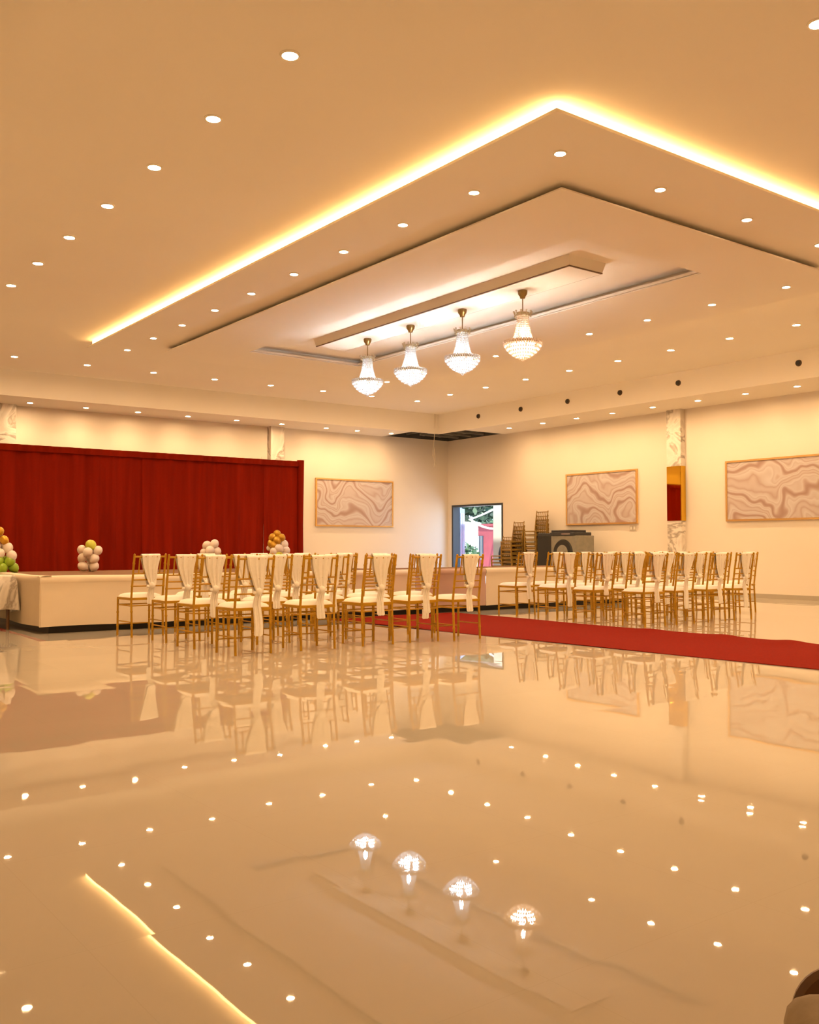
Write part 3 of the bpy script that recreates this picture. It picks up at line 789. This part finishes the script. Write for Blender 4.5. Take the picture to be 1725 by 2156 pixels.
def make_chair():
    t = thing('banquet_chair', '', 'chair')
    for s in (-1, 1):
        pts, rr = post_pts(s * CW); MB().tube(pts, rr, 8).build('back_post', 'gold', t, True)
        pts, rr = front_pts(s * (CW + .005)); MB().tube(pts, rr, 8).build('leg', 'gold', t, True)
    def rail(z_, r, name, n=8): 
        MB().tube([(-CW, backy(z_), z_), (-CW * .5, backy(z_) - .008, z_), (0, backy(z_) - .010, z_), (CW * .5, backy(z_) - .008, z_), (CW, backy(z_), z_)], r, 8).build(name, 'gold', t, True)
    rail(.885, .0105, 'top_rail'); 
    for z_ in (.70, .63, .56): rail(z_, .008, 'crossbar')
    for k in range(5):
        x_ = -CW + 2 * CW * (k + 1) / 6
        MB().tube([(x_, backy(.70) - .007, .70), (x_, backy(.79) - .008, .79), (x_, backy(.885) - .008, .885)], .0075, 6).build('spindle', 'gold', t, True)
    m_ = MB()
    m_.box(-CW - .012, CW + .012, CDp - .014, CDp + .014, .405, .432, .004).box(-CW - .012, CW + .012, -CDp - .014, -CDp + .014, .405, .432, .004)
    m_.box(-CW - .012, -CW + .014, -CDp, CDp, .405, .432, .004).box(CW - .014, CW + .012, -CDp, CDp, .405, .432, .004)
    m_.box(-CW + .01, CW - .01, -CDp + .01, CDp - .01, .418, .428)
    m_.build('seat_frame', 'gold', t)
    def cu(u, v):
        a, b = u * 2 - 1, v * 2 - 1
        h = (1 - abs(a) ** 5) * (1 - abs(b) ** 5)
        return Vector((a * (CW + .006), b * (CDp + .008) + .006, .434 + .045 * h ** .45))
    m_ = MB(); m_.grid(16, 16, cu)
    m_.box(-CW - .006, CW + .006, -CDp - .002, CDp + .014, .428, .436)
    m_.build('cushion', 'cushion', t, True)
    for z_, nm in ((.345, 'stretcher'),):
        MB().tube([(-CW, CDp, z_), (CW, CDp, z_)], .008, 6).build(nm, 'gold', t, True)
        MB().tube([(-CW, -CDp - .008, z_), (CW, -CDp - .008, z_)], .008, 6).build(nm, 'gold', t, True)
        for s in (-1, 1): MB().tube([(s * CW, CDp, z_), (s * CW, -CDp - .006, z_)], .008, 6).build(nm, 'gold', t, True)
    MB().tube([(-CW, CDp, .125), (CW, CDp, .125)], .007, 6).build('stretcher', 'gold', t, True)
    for s in (-1, 1): MB().tube([(s * CW, CDp, .165), (s * CW, -CDp - .014, .165)], .007, 6).build('stretcher', 'gold', t, True)
    o = bpy.data.objects.new('sash', SASH[0]); COL.objects.link(o); o.parent = t
    return t
chair0 = None
def place_chair(bx, by, rz, k, label, group):
    """bx, by: foot of the left rear post"""
    global chair0
    if chair0 is None: t = chair0 = make_chair()
    else:
        t = copy_tree(chair0)
        for ch_ in t.children:
            if ch_.name.startswith('sash'): ch_.data = SASH[k % len(SASH)]
    t.rotation_euler = (0, 0, rz)
    off = Matrix.Rotation(rz, 3, 'Z') @ Vector((CW, CDp + .02, 0))
    t.location = (bx + off.x, by + off.y, 0)
    t['label'] = label; t['group'] = group
LEFT = [(7.96, [(3.97, .03), (4.66, -.03), (5.37, 0), (5.96, 0), (6.47, .03)]),
        (8.72, [(3.91, .04), (4.59, -.02), (5.28, -.06), (5.90, 0), (6.50, -.05)]),
        (9.46, [(3.93, .0), (4.58, .03), (5.24, -.02), (5.90, .03), (6.40, .0)]),
        (10.25, [(3.86, .07), (4.52, 0), (5.20, -.03), (5.80, .02), (6.40, 0)])]
RIGHT = [(7.73, [(9.41, -.03), (10.02, .02), (10.68, 0), (11.25, -.04)]),
         (8.49, [(9.34, .03), (9.97, 0), (10.60, .02), (11.25, -.03), (11.87, .02), (12.5, -.05)]),
         (9.26, [(9.44, 0), (10.02, .03), (10.6, -.02), (11.25, 0), (11.9, .03), (12.5, 0)]),
         (10.03, [(9.41, .03), (10.0, -.02), (10.6, .02), (11.2, 0), (11.8, .02), (12.4, -.03)])]
ROWN = ['row farthest from stage', 'second-farthest row from stage', 'second row from stage', 'row nearest stage']
SK = [[0, 1, 1, 1, 1], [1, 3, 1, 3, 0], [3, 2, 3, 2, 1], [3, 1, 2, 3, 1]]
for side, rows_ in (('left', LEFT), ('right', RIGHT)):
    for ri, (yb, xs) in enumerate(rows_):
        for ci, (xb, rz) in enumerate(xs):
            k = SK[ri][ci] if side == 'left' else (ri * 2 + ci * 3 + 1)
            place_chair(xb, yb + (-.1 if (side == 'left' and ri == 0 and ci == 4) else 0), rz, k,
                        f'gold chair with white sash {side} of carpet, {ROWN[ri]}, {ORD[ci]} from left',
                        f'gold banquet chairs {side} of the red carpet')

# stacked chairs by the right wall (bare, without sashes)
def bare_chair_mesh():
    m_ = MB()
    for s in (-1, 1):
        pts, rr = post_pts(s * CW); m_.tube(pts, rr, 6)
        pts, rr = front_pts(s * CW); m_.tube(pts, rr, 6)
        m_.tube([(s * CW, CDp, .165), (s * CW, -CDp - .014, .165)], .008, 6).tube([(s * CW, CDp, .345), (s * CW, -CDp, .345)], .008, 6)
    for z_, r in ((.885, .011), (.70, .009), (.63, .009), (.56, .009)): m_.tube([(-CW, backy(z_), z_), (CW, backy(z_), z_)], r, 6)
    for k in range(5):
        x_ = -CW + 2 * CW * (k + 1) / 6; m_.tube([(x_, backy(.70), .70), (x_, backy(.885), .885)], .008, 6)
    m_.tube([(-CW, CDp, .345), (CW, CDp, .345)], .008, 6).tube([(-CW, CDp, .125), (CW, CDp, .125)], .008, 6)
    m_.box(-CW - .012, CW + .012, -CDp - .012, CDp + .014, .405, .432, .004)
    return m_
sc0 = None
def stack(x_, y_, n, dz, dx, rz, nm, loc_label):
    global sc0
    for k in range(n):
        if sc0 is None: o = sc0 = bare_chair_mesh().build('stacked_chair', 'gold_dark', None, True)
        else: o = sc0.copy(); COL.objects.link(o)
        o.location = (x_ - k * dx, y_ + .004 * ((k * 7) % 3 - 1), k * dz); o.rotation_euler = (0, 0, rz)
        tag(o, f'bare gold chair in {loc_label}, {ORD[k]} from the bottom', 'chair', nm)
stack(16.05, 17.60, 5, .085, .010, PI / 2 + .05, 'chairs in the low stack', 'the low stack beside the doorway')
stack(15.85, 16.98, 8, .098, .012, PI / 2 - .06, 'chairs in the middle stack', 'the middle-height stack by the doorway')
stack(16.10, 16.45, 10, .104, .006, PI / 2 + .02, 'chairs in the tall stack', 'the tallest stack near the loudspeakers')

# ------------------------------------------------------------------ loudspeakers by the right wall
t = thing('loudspeaker_cabinet', 'tall black loudspeaker cabinet between the chair stacks and the grey cabinet', 'loudspeaker', (15.95, 15.72, 0))
MB().box(-.30, .30, -.26, .26, .03, 1.30, .02).build('cabinet', 'black_cab', t)
MB().box(-.318, -.298, -.22, .22, .1, 1.24, .008).build('grille', 'black', t)
for sx in (-1, 1):
    for sy in (-1, 1): MB().lathe([(.03, 0), (.03, .035)], 12, (sx * .24, sy * .2, 0)).build('foot', 'black', t)
t = thing('loudspeaker_cabinet', 'grey cabinet with a large dark round opening under the middle artwork', 'loudspeaker', (15.80, 15.03, 0))
MB().box(-.30, .30, -.40, .36, .03, 1.24, .02).build('cabinet', 'grey_cab', t)
rg = MB(); b = bmesh.new(); bmesh.ops.create_cone(b, cap_ends=True, segments=40, radius1=.30, radius2=.27, depth=.04)
rg.add(b, Matrix.Translation((-.312, -.02, .86)) @ Matrix.Rotation(-PI / 2, 4, 'Y')); ring_ = rg.build('ring', 'black', t, True)
rg = MB(); b = bmesh.new(); bmesh.ops.create_cone(b, cap_ends=True, segments=40, radius1=.24, radius2=.08, depth=.05)
rg.add(b, Matrix.Translation((-.335, -.02, .86)) @ Matrix.Rotation(-PI / 2, 4, 'Y')); rg.build('cone', 'grey_cab', ring_, True)
for sx in (-1, 1):
    for sy in (-1, 1): MB().lathe([(.03, 0), (.03, .035)], 12, (sx * .24, sy * .3, 0)).build('foot', 'black', t)
t = thing('equipment_case', 'flat black case with a silver strip lying on the grey cabinet', 'case', (15.78, 15.02, 1.24))
MB().box(-.30, .26, -.36, .38, 0, .07, .01).build('case_body', 'black_cab', t)
MB().box(-.24, .26, -.20, .40, .07, .12, .01).build('lid', 'black_cab', t)
MB().box(-.304, -.298, -.24, .02, .02, .05).build('silver_strip', 'silver', t)

# ------------------------------------------------------------------ armchair corner at the bottom right
fx = Vector((math.cos(YAW), math.sin(YAW), 0)); rx = Vector((math.sin(YAW), -math.cos(YAW), 0))
pos = fx * .85 + rx * .655
ac = thing('upholstered_bench', 'beige upholstered bench end with carved brown scroll at the bottom right corner', 'bench', (pos.x, pos.y, 0), YAW - PI / 2)
# local x = picture right, local y = away from camera
for x0 in (-.27, .40):
    MB().box(x0, x0 + .16, -.32, .18, .13, .538, .032).build('arm_panel', 'beige', ac, True)
MB().box(-.13, .42, -.30, .16, .14, .42, .04).build('seat', 'beige', ac, True)
for s_, cx in ((1, -.182), (-1, .472)):
    sp = []
    for k in range(46):
        a = k / 45 * 2.6 * PI; rr = .042 - .032 * k / 45
        sp.append((cx - s_ * rr * math.cos(a), 0.215, .492 + rr * math.sin(a)))
    MB().tube(sp, [.013 - .005 * k / 45 for k in range(46)], 8).build('arm_scroll', 'brownwood', ac, True)
    MB().tube([(cx, .17, .482), (cx, .205, .482)], .040, 20).build('arm_roll', 'brownwood', ac, True)
    MB().box(cx - .03, cx + .03, .18, .21, .14, .46, .006).build('arm_upright', 'brownwood', ac)
for sx in (-.20, .48):
    for sy in (-.28, .14): MB().tube([(sx, sy, 0), (sx, sy, .08), (sx, sy, .15)], [.016, .026, .022], 10).build('leg', 'brownwood', ac, True)
